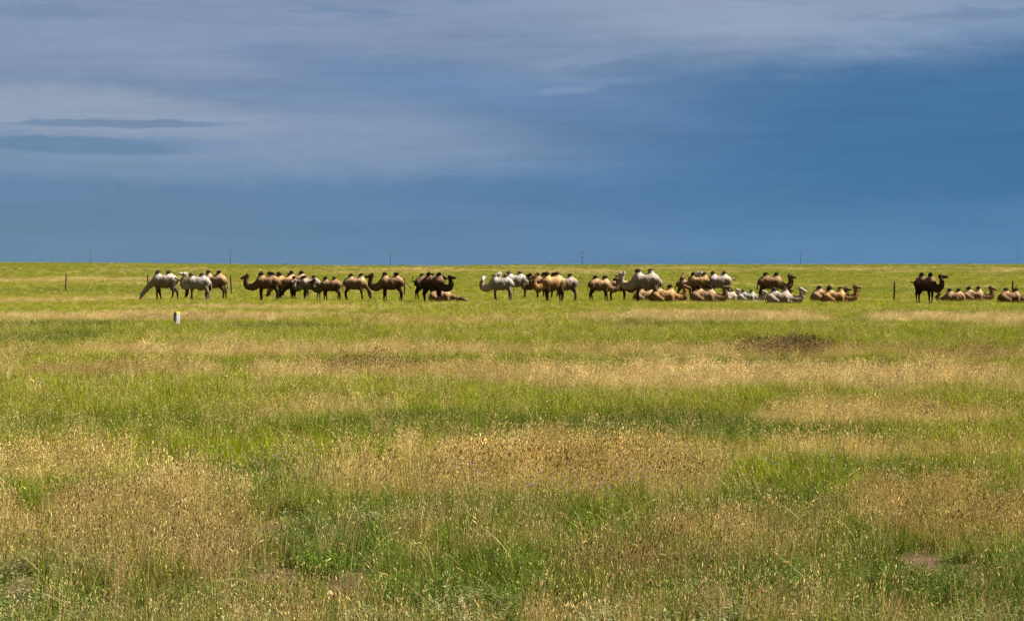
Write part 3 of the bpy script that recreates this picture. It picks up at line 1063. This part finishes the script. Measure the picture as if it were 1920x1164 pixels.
class Shape:
    """Soft union of tapered limbs on a small grid, turned into one skin."""
    def __init__(self):
        self.p = []

    def cone(self, a, b, ra, rb, col, k=.06, sy=1.0):
        self.p.append((np.asarray(a, float), np.asarray(b, float), ra, rb, np.asarray(col, float), k, sy))

    def chain(self, pts, rad, col, k=.05, sy=1.0):
        for i in range(len(pts) - 1):
            self.cone(pts[i], pts[i + 1], rad[i], rad[i + 1], col, k, sy)

    @staticmethod
    def dist(P, pr):
        a, b, ra, rb, _, _, sy = pr
        S = np.array([1.0, 1.0 / sy, 1.0])
        pa = (P - a) * S
        ba = (b - a) * S
        bb = max(ba @ ba, 1e-9)
        t = np.clip(pa @ ba / bb, 0, 1)
        d = np.linalg.norm(pa - t[..., None] * ba, axis=-1)
        return d - (ra + (rb - ra) * t)

    def skin(self, vox=VOX, shag=.010, seed=0, freq=9.0, floor=None):
        lo = np.min([np.minimum(a, b) - max(ra, rb) * max(1, sy) for a, b, ra, rb, _, _, sy in self.p], axis=0) - 3 * vox
        hi = np.max([np.maximum(a, b) + max(ra, rb) * max(1, sy) for a, b, ra, rb, _, _, sy in self.p], axis=0) + 3 * vox
        dims = np.ceil((hi - lo) / vox).astype(int) + 1
        D = np.full(dims, 1.0)
        ax = [lo[i] + np.arange(dims[i]) * vox for i in range(3)]
        for pr in self.p:
            a, b, ra, rb, _, k, sy = pr
            m = max(ra, rb) + .16
            l = np.minimum(a, b) - m
            h = np.maximum(a, b) + m
            sl = [slice(max(0, int((l[i] - lo[i]) / vox)), min(dims[i], int((h[i] - lo[i]) / vox) + 2)) for i in range(3)]
            G = np.stack(np.meshgrid(ax[0][sl[0]], ax[1][sl[1]], ax[2][sl[2]], indexing='ij'), -1)
            d = self.dist(G, pr)
            o = D[tuple(sl)]
            hh = np.clip(.5 + .5 * (o - d) / k, 0, 1)
            D[tuple(sl)] = o * (1 - hh) + d * hh - k * hh * (1 - hh)
        if shag:
            near = np.abs(D) < .12
            idx = np.argwhere(near)
            Q = lo + idx * vox
            D[near] += shag * 2 * (vnoise3(Q * np.array([freq, freq, freq * .45]) + seed * 7.7) - .5)
        if floor is not None:        # keep only what lies above a ragged level
            G = np.stack(np.meshgrid(*ax, indexing='ij'), -1)
            D = np.maximum(D, floor - G[..., 2] + .16 * (vnoise3(G * np.array([9.0, 9.0, 3.0]) + seed * 3.3) - .5))
        return self.nets(D, lo, vox)

    @staticmethod
    def nets(D, lo, vox):
        ins = D < 0
        c = ins[:-1, :-1, :-1].astype(np.int8)
        tot = np.zeros_like(c)
        for dx in (0, 1):
            for dy in (0, 1):
                for dz in (0, 1):
                    tot += ins[dx:D.shape[0] - 1 + dx, dy:D.shape[1] - 1 + dy, dz:D.shape[2] - 1 + dz]
        act = (tot > 0) & (tot < 8)
        idx = np.argwhere(act)
        num = np.full(act.shape, -1, np.int64)
        num[act] = np.arange(len(idx))
        acc = np.zeros((len(idx), 3))
        cnt = np.zeros(len(idx))
        corners = [(i, j, k) for i in (0, 1) for j in (0, 1) for k in (0, 1)]
        for p in corners:
            for axn in range(3):
                if p[axn]:
                    continue
                q = list(p)
                q[axn] = 1
                va = D[idx[:, 0] + p[0], idx[:, 1] + p[1], idx[:, 2] + p[2]]
                vb = D[idx[:, 0] + q[0], idx[:, 1] + q[1], idx[:, 2] + q[2]]
                s = (va < 0) != (vb < 0)
                t = va[s] / (va[s] - vb[s])
                pos = np.tile(np.asarray(p, float), (s.sum(), 1))
                pos[:, axn] = t
                acc[s] += pos
                cnt[s] += 1
        V = lo + (idx + acc / cnt[:, None]) * vox
        faces = []
        for axn in range(3):
            o1, o2 = [(1, 2), (2, 0), (0, 1)][axn]
            sl_a = [slice(1, -1)] * 3
            sl_a[axn] = slice(0, -1)
            sl_b = list(sl_a)
            sl_b[axn] = slice(1, None)
            A, B = ins[tuple(sl_a)], ins[tuple(sl_b)]
            for flip, msk in ((False, A & ~B), (True, ~A & B)):
                e = np.argwhere(msk)
                if not len(e):
                    continue
                e = e + np.array([0 if i == axn else 1 for i in range(3)])
                u1, u2 = np.zeros(3, int), np.zeros(3, int)
                u1[o1] = 1
                u2[o2] = 1
                q = [num[tuple((e - d).T)] for d in (u1 * 0, u1, u1 + u2, u2)]
                q = np.stack(q, 1)
                faces.append(q[:, ::-1] if flip else q)
        return V, np.concatenate(faces)

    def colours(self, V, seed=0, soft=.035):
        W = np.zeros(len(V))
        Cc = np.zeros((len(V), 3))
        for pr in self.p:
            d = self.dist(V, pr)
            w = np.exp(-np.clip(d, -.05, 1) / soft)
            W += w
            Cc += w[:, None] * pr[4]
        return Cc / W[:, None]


def bez(p0, p1, p2, p3, n):
    t = np.linspace(0, 1, n)[:, None]
    p0, p1, p2, p3 = (np.asarray(p, float) for p in (p0, p1, p2, p3))
    return (1 - t) ** 3 * p0 + 3 * (1 - t) ** 2 * t * p1 + 3 * (1 - t) * t * t * p2 + t ** 3 * p3


# coat palettes: body, upper back (lit tone painted in), legs, hair, face, throat
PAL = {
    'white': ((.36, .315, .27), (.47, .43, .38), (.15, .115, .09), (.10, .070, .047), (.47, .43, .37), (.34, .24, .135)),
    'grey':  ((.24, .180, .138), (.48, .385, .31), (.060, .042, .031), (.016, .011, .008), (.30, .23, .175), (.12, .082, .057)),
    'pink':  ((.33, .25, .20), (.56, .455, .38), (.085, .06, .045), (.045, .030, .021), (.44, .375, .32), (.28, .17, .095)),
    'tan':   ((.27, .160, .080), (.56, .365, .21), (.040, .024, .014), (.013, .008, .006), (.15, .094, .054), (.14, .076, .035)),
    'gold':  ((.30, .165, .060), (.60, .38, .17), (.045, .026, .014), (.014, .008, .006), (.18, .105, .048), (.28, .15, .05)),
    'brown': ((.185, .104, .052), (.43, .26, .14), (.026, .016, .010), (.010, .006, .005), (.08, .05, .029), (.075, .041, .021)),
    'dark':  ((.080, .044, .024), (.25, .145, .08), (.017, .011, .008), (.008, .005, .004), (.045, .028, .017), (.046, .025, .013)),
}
NECKS = {   # poll (x, z), first and second control points of the neck curve (x, z), head pitch
    'up':    ((1.45, 1.84), (1.12, .72), (1.80, 1.12), -14),
    'high':  ((1.22, 1.98), (1.10, .80), (1.62, 1.22), -8),
    'graze': ((1.46, .52), (1.00, 1.10), (1.30, .85), -54),
    'graze_steep': ((1.12, .46), (1.00, 1.10), (1.12, .85), -66),
    'low':   ((1.50, 1.16), (1.00, .98), (1.40, .86), -25),
    'lie':   ((1.47, 1.12), (1.18, .16), (1.88, .34), -8),
    'lie_low': ((1.45, .66), (1.10, .10), (1.80, .15), -20),
    'flat':  ((1.62, .26), (1.00, .42), (1.35, .26), -10),
}


def camel_shape(c):
    r = random.Random(c['seed'])
    body, back, leg, hair, face, throat = (np.array(q) for q in PAL[c['pal']])
    lie = c['pose'] == 'lie'
    dz = -.90 if lie else 0.0
    S = Shape()
    L = lambda x, y, z: (x, y, z + dz)
    sy = .86 if not lie else 1.02
    fat = c.get('fat', 1.0)
    flank_shaded = body * .60  # side colour darkened, shade painted into the coat
    under = body * .22 + leg * .78  # dark belly hair, with belly shade painted in too
    S.cone(L(.42, 0, 1.335), L(-.10, 0, 1.325), .42 * fat, .44 * fat, flank_shaded, .08, sy)
    S.cone(L(-.10, 0, 1.335), L(-.52, 0, 1.43), .435 * fat, .32 * fat, flank_shaded, .08, sy)
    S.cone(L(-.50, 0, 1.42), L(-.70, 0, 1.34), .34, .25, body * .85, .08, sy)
    S.cone(L(.40, 0, 1.50), L(-.60, 0, 1.52), .250, .22, back, .10, 1.25)  # pale sunlit band painted along the top of the back
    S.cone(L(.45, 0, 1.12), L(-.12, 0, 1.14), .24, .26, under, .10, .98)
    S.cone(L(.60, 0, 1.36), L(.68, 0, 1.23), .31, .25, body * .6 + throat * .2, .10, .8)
    # humps
    hh = (.35 if lie else .31) * c.get('hump', 1.0)
    tips = []
    def droop():
        if r.random() < .2:          # a slack hump that flops over
            return (r.choice((-.13, .13)), r.choice((-.12, .12)))
        return (r.uniform(-.05, .06), r.uniform(-.06, .06))
    for hx, lean in ((.48, c.get('lean1', droop())), (-.32, c.get('lean2', droop()))):
        zt = 1.77 + hh - (.02 if hx < 0 else 0)
        lx, ly = lean if isinstance(lean, tuple) else (lean, 0.0)
        slack = .10 * (abs(lx) + abs(ly) > .18)
        zt -= slack
        m = (hx + lx * .35, ly * .35, 1.77 + hh * .46)
        t = (hx + lx, ly, zt)
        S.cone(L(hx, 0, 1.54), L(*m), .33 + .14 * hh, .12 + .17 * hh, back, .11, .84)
        S.cone(L(*m), L(*t), .12 + .17 * hh, .03, hair * 1.3, .05, .88)
        tips.append((L(hx, 0, 1.54), L(*m), L(*t), hh, L(0, 0, 1.77)[2]))
    top_z = 1.77 + hh + .07 + dz
    # legs
    if not lie:
        st = c.get('stance', (0, 0, 0, 0))
        for i, (sx, s) in enumerate(((1, 1), (1, -1), (-1, 1), (-1, -1))):
            o = st[i]
            if sx > 0:
                y = .18 * s
                S.cone((.50, y * .9, 1.34), (.47, y, .96), .22, .125, body * .40 + leg * .60, .08, .8)  # shoulders and haunches darkened like the sides, shade mixed into the colour
                k = (.50 + o * .45, y, .56)
                S.cone((.47, y, .98), k, .135, .078, leg, .05)
                S.cone(k, (.48 + o * .9, y, .10), .070, .046, leg * .9, .04)
                S.cone((.46 + o * .9, y, .04), (.57 + o * .9, y, .035), .065, .060, leg * .8, .04)
            else:
                y = .17 * s
                S.cone((-.62, y * .9, 1.36), (-.52, y * 1.1, 1.0), .27, .165, body * .40 + leg * .60, .045, .78)
                S.cone((-.52, y * 1.1, 1.02), (-.72 + o * .5, y, .62), .185, .080, leg, .05, .85)
                S.cone((-.72 + o * .5, y, .62), (-.66 + o, y, .10), .070, .048, leg * .9, .04)
                S.cone((-.68 + o, y, .04), (-.57 + o, y, .035), .065, .060, leg * .8, .04)
    else:
        for s in (1, -1):
            S.cone((.52, .28 * s, .46), (.60, .30 * s, .20), .20, .12, body * .75 + leg * .25, .08)
            S.cone((.56, .30 * s, .17), (.98, .27 * s, .12), .115, .085, leg, .05)
            S.cone((.98, .27 * s, .10), (.58, .36 * s, .06), .07, .05, leg * .9, .04)
            S.cone((-.60, .28 * s, .46), (-.15, .40 * s, .24), .28, .17, body * .8 + leg * .2, .08)
            S.cone((-.15, .40 * s, .22), (-.78, .40 * s, .12), .15, .085, leg * .5 + body * .5, .05)
            S.cone((-.78, .40 * s, .10), (-.30, .44 * s, .06), .07, .05, leg * .9, .04)
    # neck
    nk = c.get('neck', 'lie' if lie else 'up')
    (px, pz), (ax, az), (bx, bz), pitch = NECKS[nk]
    dx, dyy, dzz = c.get('poll', (0, 0, 0))
    P = np.array([px + dx, dyy, pz + dzz])
    bend = c.get('bend', 0.0)
    N = bez(L(.62, 0, 1.36), (ax + dx * .4, dyy * .25 + bend, az + dzz * .2), (bx + dx * .8, dyy * .8 + bend, bz + dzz * .6), P, 8)
    rad = np.interp(np.linspace(0, 1, 8), [0, .25, .5, .75, 1], [.27, .20, .155, .13, .115] if nk.startswith('graze') else [.30, .24, .20, .165, .13] if nk != 'lie' else [.36, .31, .245, .180, .135])
    for i in range(7):
        w = i / 6
        S.cone(N[i], N[i + 1], rad[i], rad[i + 1], (body * .6 + throat * .4) * (1 - w) + (throat * .6 + face * .4) * w, .07, .8)
    # head
    pt = R(c.get('pitch', pitch))
    yw = R(c.get('head', 0))
    f = np.array([math.cos(pt) * math.cos(yw), math.cos(pt) * math.sin(yw), math.sin(pt)])
    side = np.array([-math.sin(yw), math.cos(yw), 0])
    up = np.cross(f, side)
    H = P
    S.cone(H + f * .00 + up * .03, H + f * .15 + up * .035, .125, .112, face, .06, .9)
    S.cone(H + f * .12 + up * .02, H + f * .40 - up * .015, .108, .078, face, .05)
    S.cone(H + f * .38 - up * .01, H + f * .47 - up * .035, .080, .068, face * .8, .04)
    S.cone(H + f * .05 - up * .07, H + f * .42 - up * .075, .070, .048, face * .85, .05)
    for s in (1, -1):
        S.cone(H - f * .05 + up * .11 + side * .09 * s, H - f * .12 + up * .20 + side * .13 * s, .034, .018, face * .6, .02)
        S.cone(H + f * .15 + up * .085 + side * .07 * s, H + f * .19 + up * .08 + side * .075 * s, .045, .035, face, .03)
    # tail
    tl = c.get('tail', 'hang')
    rump = np.array(L(-.88, 0, 1.46))
    T = {'hang': [(-.05, 0, -.12), (-.09, 0, -.34), (-.06, 0, -.58)], 'out': [(-.12, 0, -.04), (-.30, 0, -.20), (-.46, 0, -.42)],
         'curl': [(-.12, 0, .02), (-.30, 0, .06), (-.40, 0, .22), (-.30, 0, .36), (-.14, 0, .34)], 'back': [(-.10, 0, -.02), (-.28, 0, -.03), (-.46, 0, .02)],
         'up': [(-.10, 0, .05), (-.20, 0, .02), (-.22, 0, .22), (-.14, 0, .36)]}[tl]
    if lie:
        T = [(-.06, .02, -.18), (-.10, .08, -.36), (-.04, .12, -.44)]
    tp = [rump + np.array([.10, 0, 0])] + [rump + np.array(q) for q in T]
    S.chain(tp, np.linspace(.055, .026, len(tp)), body * .6 + hair * .4, .04)
    return S, dict(N=N, rad=rad, H=H, f=f, side=side, up=up, tips=tips, tail=tp, hair=hair, back=back, top=top_z, throat=throat, face=face, lie=lie, L=L)


def hair_part(name, prims, seed, shag=.035, vox=.030, floor=None):
    h = Shape()
    for a in prims:
        h.cone(*a)
    V, Fc = h.skin(vox, shag, seed, 16.0, floor)
    me = mesh_from(name, V, Fc, [M_COAT], True)
    color_attr(me, 'coat', h.colours(V))
    return me


def eye_mesh():
    v, f = [], []
    for i in range(1, 5):
        for k in range(8):
            a, b = math.pi * i / 5, 2 * math.pi * k / 8
            v.append((.034 * math.sin(a) * math.cos(b), .034 * math.sin(a) * math.sin(b), .034 * math.cos(a)))
    for i in range(3):
        for k in range(8):
            f.append((i * 8 + k, (i + 1) * 8 + k, (i + 1) * 8 + (k + 1) % 8, i * 8 + (k + 1) % 8))
    v += [(0, 0, .034), (0, 0, -.034)]
    for k in range(8):
        f.append((32, k, (k + 1) % 8))
        f.append((33, 24 + (k + 1) % 8, 24 + k))
    return pymesh('eye', v, f, M_EYE, True)


EYE = eye_mesh()
GROUP = 'Bactrian camels of the steppe herd'


def camel(label, u, v, top, yaw, pal, pose='stand', **kw):
    c = dict(kw, pal=pal, pose=pose, seed=int(u * 7 + v))
    S, J = camel_shape(c)
    V, Fc = S.skin(VOX, .020, c['seed'] % 50)
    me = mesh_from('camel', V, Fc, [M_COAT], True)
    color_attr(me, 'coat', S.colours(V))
    o = link('camel', me)
    x, y = at(u, v)
    ppm = F / y
    s = (v - top) / ppm / J['top']
    o.location = (x, y, float(ground_z(np.array([x]), np.array([y]))[0]))
    o.scale = (s, s, s)
    o.rotation_euler = (0, 0, R(yaw + random.uniform(-7, 7)))
    tag(o, label, 'camel', GROUP)
    hair, back = J['hair'], J['back']
    sd = c['seed'] % 40
    rr = random.Random(c['seed'])
    for b, m, t, hh, z0 in J['tips']:
        g = .034
        zc = z0 + hh * rr.uniform(.36, .62)
        link('hump_tuft', hair_part('hump_tuft', [(b, m, .33 + .14 * hh + g, .12 + .17 * hh + g, hair, .10, .84), (m, np.array(t) + np.array([0, 0, .02]), .12 + .17 * hh + g, .055, hair, .05, .88)],
                                    sd + 3, .035, .030, zc), o)
    zs = J['L'](0, 0, 1.735)[2]
    link('dorsal_mane', hair_part('dorsal_mane', [((.34, 0, zs + .02), (.08, 0, zs), .075, .055, hair, .03, .6), ((.08, 0, zs), (-.20, 0, zs + .02), .055, .075, hair, .03, .6)], sd + 13, .04, .028), o)
    N, rad = J['N'], J['rad']
    nn = N[1:]
    pr = []
    th = hair * .55 + J['throat'] * .45
    for i in range(1, 6):      # the long hair under the neck hangs from its lower side
        t = N[i + 1] - N[i]
        t = t / np.linalg.norm(t)
        dn = np.cross(np.array([0, 1.0, 0]), t)
        q = N[i] + dn * rad[i] * .55 - np.array([0, 0, .03])
        q2 = N[i + 1] + dn * rad[i + 1] * .55 - np.array([0, 0, .03])
        thin = .62 if c.get('neck', '').startswith('graze') else 1.0
        pr.append((q, q2, .135 * thin, .120 * thin, th, .05, .7))
    link('throat_beard', hair_part('throat_beard', pr, sd + 5, .045), o)
    H, f, up, side = J['H'], J['f'], J['up'], J['side']
    fl = (hair if pal not in ('white', 'pink') else J['face'] * .9)
    link('forelock', hair_part('forelock', [(H - f * .06 + up * .11, H + f * .07 + up * .135, .075, .055, fl, .03, 1.0), (H - f * .05 + up * .10, H - f * .13 - up * .02, .07, .05, fl, .03, 1.0)], sd + 9, .03, .026), o)
    tp = J['tail']
    link('tail_tuft', hair_part('tail_tuft', [(tp[-2] * .4 + tp[-1] * .6, tp[-1] + (tp[-1] - tp[-2]) * .45, .040, .022, hair, .03, 1.0)], sd + 11, .02, .022), o)
    for sgn in (1, -1):
        e = link('eye', EYE, o)
        e.location = Vector(H + f * .165 + up * .075 + side * .098 * sgn)
    return o


L_, R_ = 180, 0
camel('pale grey camel grazing with its muzzle on the grass, leftmost of the herd', 309, 563.5, 506, 180, 'pink', neck='graze', poll=(.02, 0, .02), tail='out', stance=(.0, -.22, .16, -.22), hump=.92, lean1=(-.06, 0))
camel('white camel with raised face looking left, in front of a grazing dark one', 372, 563.5, 510.5, 188, 'white', neck='high', poll=(-.26, 0, -.04), head=18, pitch=16, lean1=(.06, .05), lean2=(-.06, 0), hump=.9, stance=(-.05, .05, .03, -.06))
camel('dark camel mostly hidden behind the white camel, grazing with its head at the ground', 371, 559.5, 511, 180, 'brown', neck='graze_steep', poll=(-.25, 0, .0), stance=(.0, .1, 0, .1))
camel('brown camel with two dark hump tips right behind the white camel', 403, 562.5, 506.5, 172, 'tan', neck='low', poll=(-.3, .15, -.1), tail='hang', stance=(-.1, .1, -.05, -.12))
camel('brown camel facing left with raised head, leading the crowded left group', 502, 563.5, 509, 180, 'brown', neck='up', poll=(.06, 0, -.06), stance=(.0, -.04, -.12, .06), pitch=-14)
camel('light tan camel whose grazing face shows below the belly of a brown camel', 536, 560, 511, 180, 'gold', neck='graze', poll=(-.1, 0, .05), stance=(.05, -.05, .05, -.1))
camel('tan camel hidden but for hump tips behind the brown leader of the crowded group', 516, 557, 508.5, 180, 'tan', neck='low')
camel('tan camel with tall dark humps behind the young dark camels of the crowded group', 558, 558, 507, 176, 'tan', neck='low', lean2=(.06, 0), lean1=(.05, 0))
camel('small dark young camel grazing in the middle of the crowded left group', 561, 560.5, 517, 180, 'dark', neck='graze', poll=(.15, 0, .0), stance=(.08, -.06, .1, -.12), hump=.8)
camel('pale grey young camel with a black and white face in the crowded left group', 582, 562, 516, 188, 'grey', neck='up', poll=(-.20, 0, -.16), head=30, lean1=(-.1, 0), lean2=(.1, 0), hump=.85, stance=(.05, -.08, .1, -.15))
camel('young brown camel with a white crown facing left beside the grazing camel', 620.5, 565.5, 518.5, 180, 'brown', neck='up', poll=(-.05, 0, -.10), tail='out', hump=.82, stance=(.08, -.12, .06, -.06), lean1=(-.05, 0), lean2=(.1, 0))
camel('tan brown camel facing right and grazing with a white muzzle', 665, 563.5, 512, 0, 'tan', neck='graze_steep', poll=(.08, 0, .0), stance=(.06, .22, -.1, .1), lean1=(.08, 0), lean2=(-.04, 0))
camel('dark brown camel facing left with its tail out near a fence post', 734, 566, 509.5, 180, 'brown', neck='up', poll=(-.06, 0, .02), tail='out', stance=(.04, -.14, -.08, .1), pitch=-6)
camel('dark camel facing right with curled tail, behind the brown camel beside the lying one', 798, 562.5, 512, 8, 'dark', neck='up', poll=(-.15, 0, 0), tail='up', stance=(.0, .1, -.1, .05))
camel('dark brown camel facing right and standing over a camel stretched flat', 812, 567, 509.5, -24, 'dark', neck='up', poll=(-.10, 0, -.10), stance=(-.05, .05, -.12, .08), pitch=2)
camel('tan camel lying flat with head and neck stretched along the grass', 826, 566, 539, 0, 'tan', 'lie', neck='flat', poll=(.10, 0, .0), pitch=-14, hump=.7)
camel('cream white camel standing with its face turned to the viewer, left of the white pair', 940, 565.5, 513, 180, 'white', neck='up', poll=(-.12, .05, -.08), head=78, pitch=-12, lean1=(.14, .05), lean2=(-.05, .0), hump=.85, stance=(.0, -.12, .05, -.12))
camel('white camel with dark hump tips standing behind the cream white one, facing left', 967, 560, 506.5, 180, 'white', neck='up', poll=(-.25, 0, .0), head=20, lean1=(.0, .0), lean2=(-.04, .0))
camel('dark brown camel with tan throat facing left at the front of the brown cluster', 1019, 560, 511, 182, 'brown', neck='up', poll=(-.05, 0, -.22), head=18, lean1=(.04, 0))
camel('dark camel showing its head and humps behind the golden brown camel in the brown cluster', 1030, 557.5, 510, 178, 'dark', neck='up', poll=(.18, 0, .05), head=-10)
camel('big golden brown camel facing left with rump to the viewer in the brown cluster', 1037, 567, 509, 200, 'gold', neck='up', poll=(-.10, .0, -.06), head=-20, stance=(.0, -.1, .04, -.14), lean2=(.03, 0))
camel('pale grey camel with its rump showing at the right end of the brown cluster', 1061, 566, 512, 196, 'grey', neck='low', tail='curl', stance=(.0, -.1, .06, -.14))
camel('brown camel facing right with a low hanging belly, left of the big grey one', 1124, 565.5, 515.5, 4, 'tan', neck='up', poll=(-.02, 0, -.08), tail='hang', stance=(.02, .16, -.08, .06), pitch=4)
camel('small brown camel half hidden behind the necks left of the big grey camel', 1160, 564.5, 522, 0, 'brown', neck='low', poll=(-.2, 0, 0), stance=(.08, -.06, .06, -.04), hump=.5)
camel('largest pale grey camel with two tall humps facing left above the lying ones', 1211, 567, 502.5, 182, 'pink', neck='up', poll=(-.02, 0, -.06), stance=(0, .05, .05, -.05), pitch=-10, hump=1.05)
camel('brown camel almost hidden behind the largest grey camel, only head and rump showing', 1222, 561, 513.5, 180, 'tan', neck='high', poll=(.0, 0, .0), head=40)
camel('brown camel lying behind the first reclining camel, rear foot stuck out to the left', 1208, 565, 537, 2, 'tan', 'lie', neck='lie_low', poll=(-.2, 0, .1))
camel('large golden brown camel lying down facing right with raised head, first of the reclining row', 1243, 567, 532.5, 0, 'gold', 'lie', neck='lie', poll=(.0, 0, .0), pitch=-12)
camel('grey camel behind the golden one, only its rump and hump showing', 1285, 559, 518, 8, 'grey', neck='low')
camel('golden tan camel standing side on with its dark face turned to the viewer', 1312, 562, 509.5, 178, 'gold', neck='high', poll=(.02, .02, -.12), head=72, pitch=-20)
camel('pinkish grey camel with a curled up tail facing left behind the golden one', 1349, 562, 507.5, 180, 'pink', neck='up', poll=(-.05, 0, .12), tail='curl', lean2=(-.03, 0))
camel('brown camel lying down facing right below the golden standing camel', 1319, 567, 533.5, 0, 'tan', 'lie', neck='lie', poll=(-.02, 0, -.06), pitch=6)
camel('small pale camel lying between the brown and the white reclining camels', 1366, 563.5, 541, 30, 'pink', 'lie', neck='lie', poll=(-.35, .05, .02), head=-40)
camel('white camel lying down between a small pale one and the large front one', 1400, 565.5, 541, 0, 'white', 'lie', neck='lie', poll=(.15, 0, -.14), pitch=-14, head=-12)
camel('brown camel standing and facing right behind the pale reclining camels', 1444, 563.5, 509.5, 4, 'brown', neck='up', poll=(-.02, 0, -.04), pitch=-8, lean1=(.02, 0), stance=(0, .1, -.1, .05))
camel('large pinkish grey camel lying in front with its white head turned right', 1460, 570, 537, 0, 'pink', 'lie', neck='lie', poll=(.12, 0, -.06), pitch=-18, lean1=(.0, 0))
camel('small reddish camel whose head peeps out behind the large reclining pinkish grey camel', 1462, 562.5, 541.5, 10, 'gold', 'lie', neck='lie', poll=(-.35, 0, -.05), head=-40, hump=.8)
camel('brown camel lying at the left and behind of a reclining pair in the open', 1543, 565.8, 534.5, 4, 'tan', 'lie', neck='lie', poll=(.28, 0, -.16), pitch=4, lean1=(.04, 0))
camel('golden brown camel lying in front of a reclining pair, head raised to the right', 1564, 568, 536.5, 0, 'gold', 'lie', neck='lie', poll=(.10, 0, .10), pitch=-4)
camel('dark camel standing alone three quarters on with head raised, right of the lone post', 1735, 569.5, 510.5, -56, 'dark', neck='up', poll=(-.30, .25, .0), head=54, tail='back', pitch=6, stance=(-.08, .08, -.06, .06), fat=.92)
camel('brown camel lying down facing left at the feet of the standing dark camel', 1790, 566.5, 539.5, 180, 'tan', 'lie', neck='lie_low', poll=(-.1, 0, .05), pitch=-35)
camel('brown camel lying down facing right with raised dark head, behind another reclining one', 1824, 565, 536, 0, 'tan', 'lie', neck='lie', poll=(-.02, 0, -.02), pitch=-10)
camel('brown camel lying at the right edge with its head out of the frame', 1893, 568.5, 538.5, 0, 'brown', 'lie', neck='lie', poll=(.1, 0, 0))
print('camels done', len(bpy.data.objects))
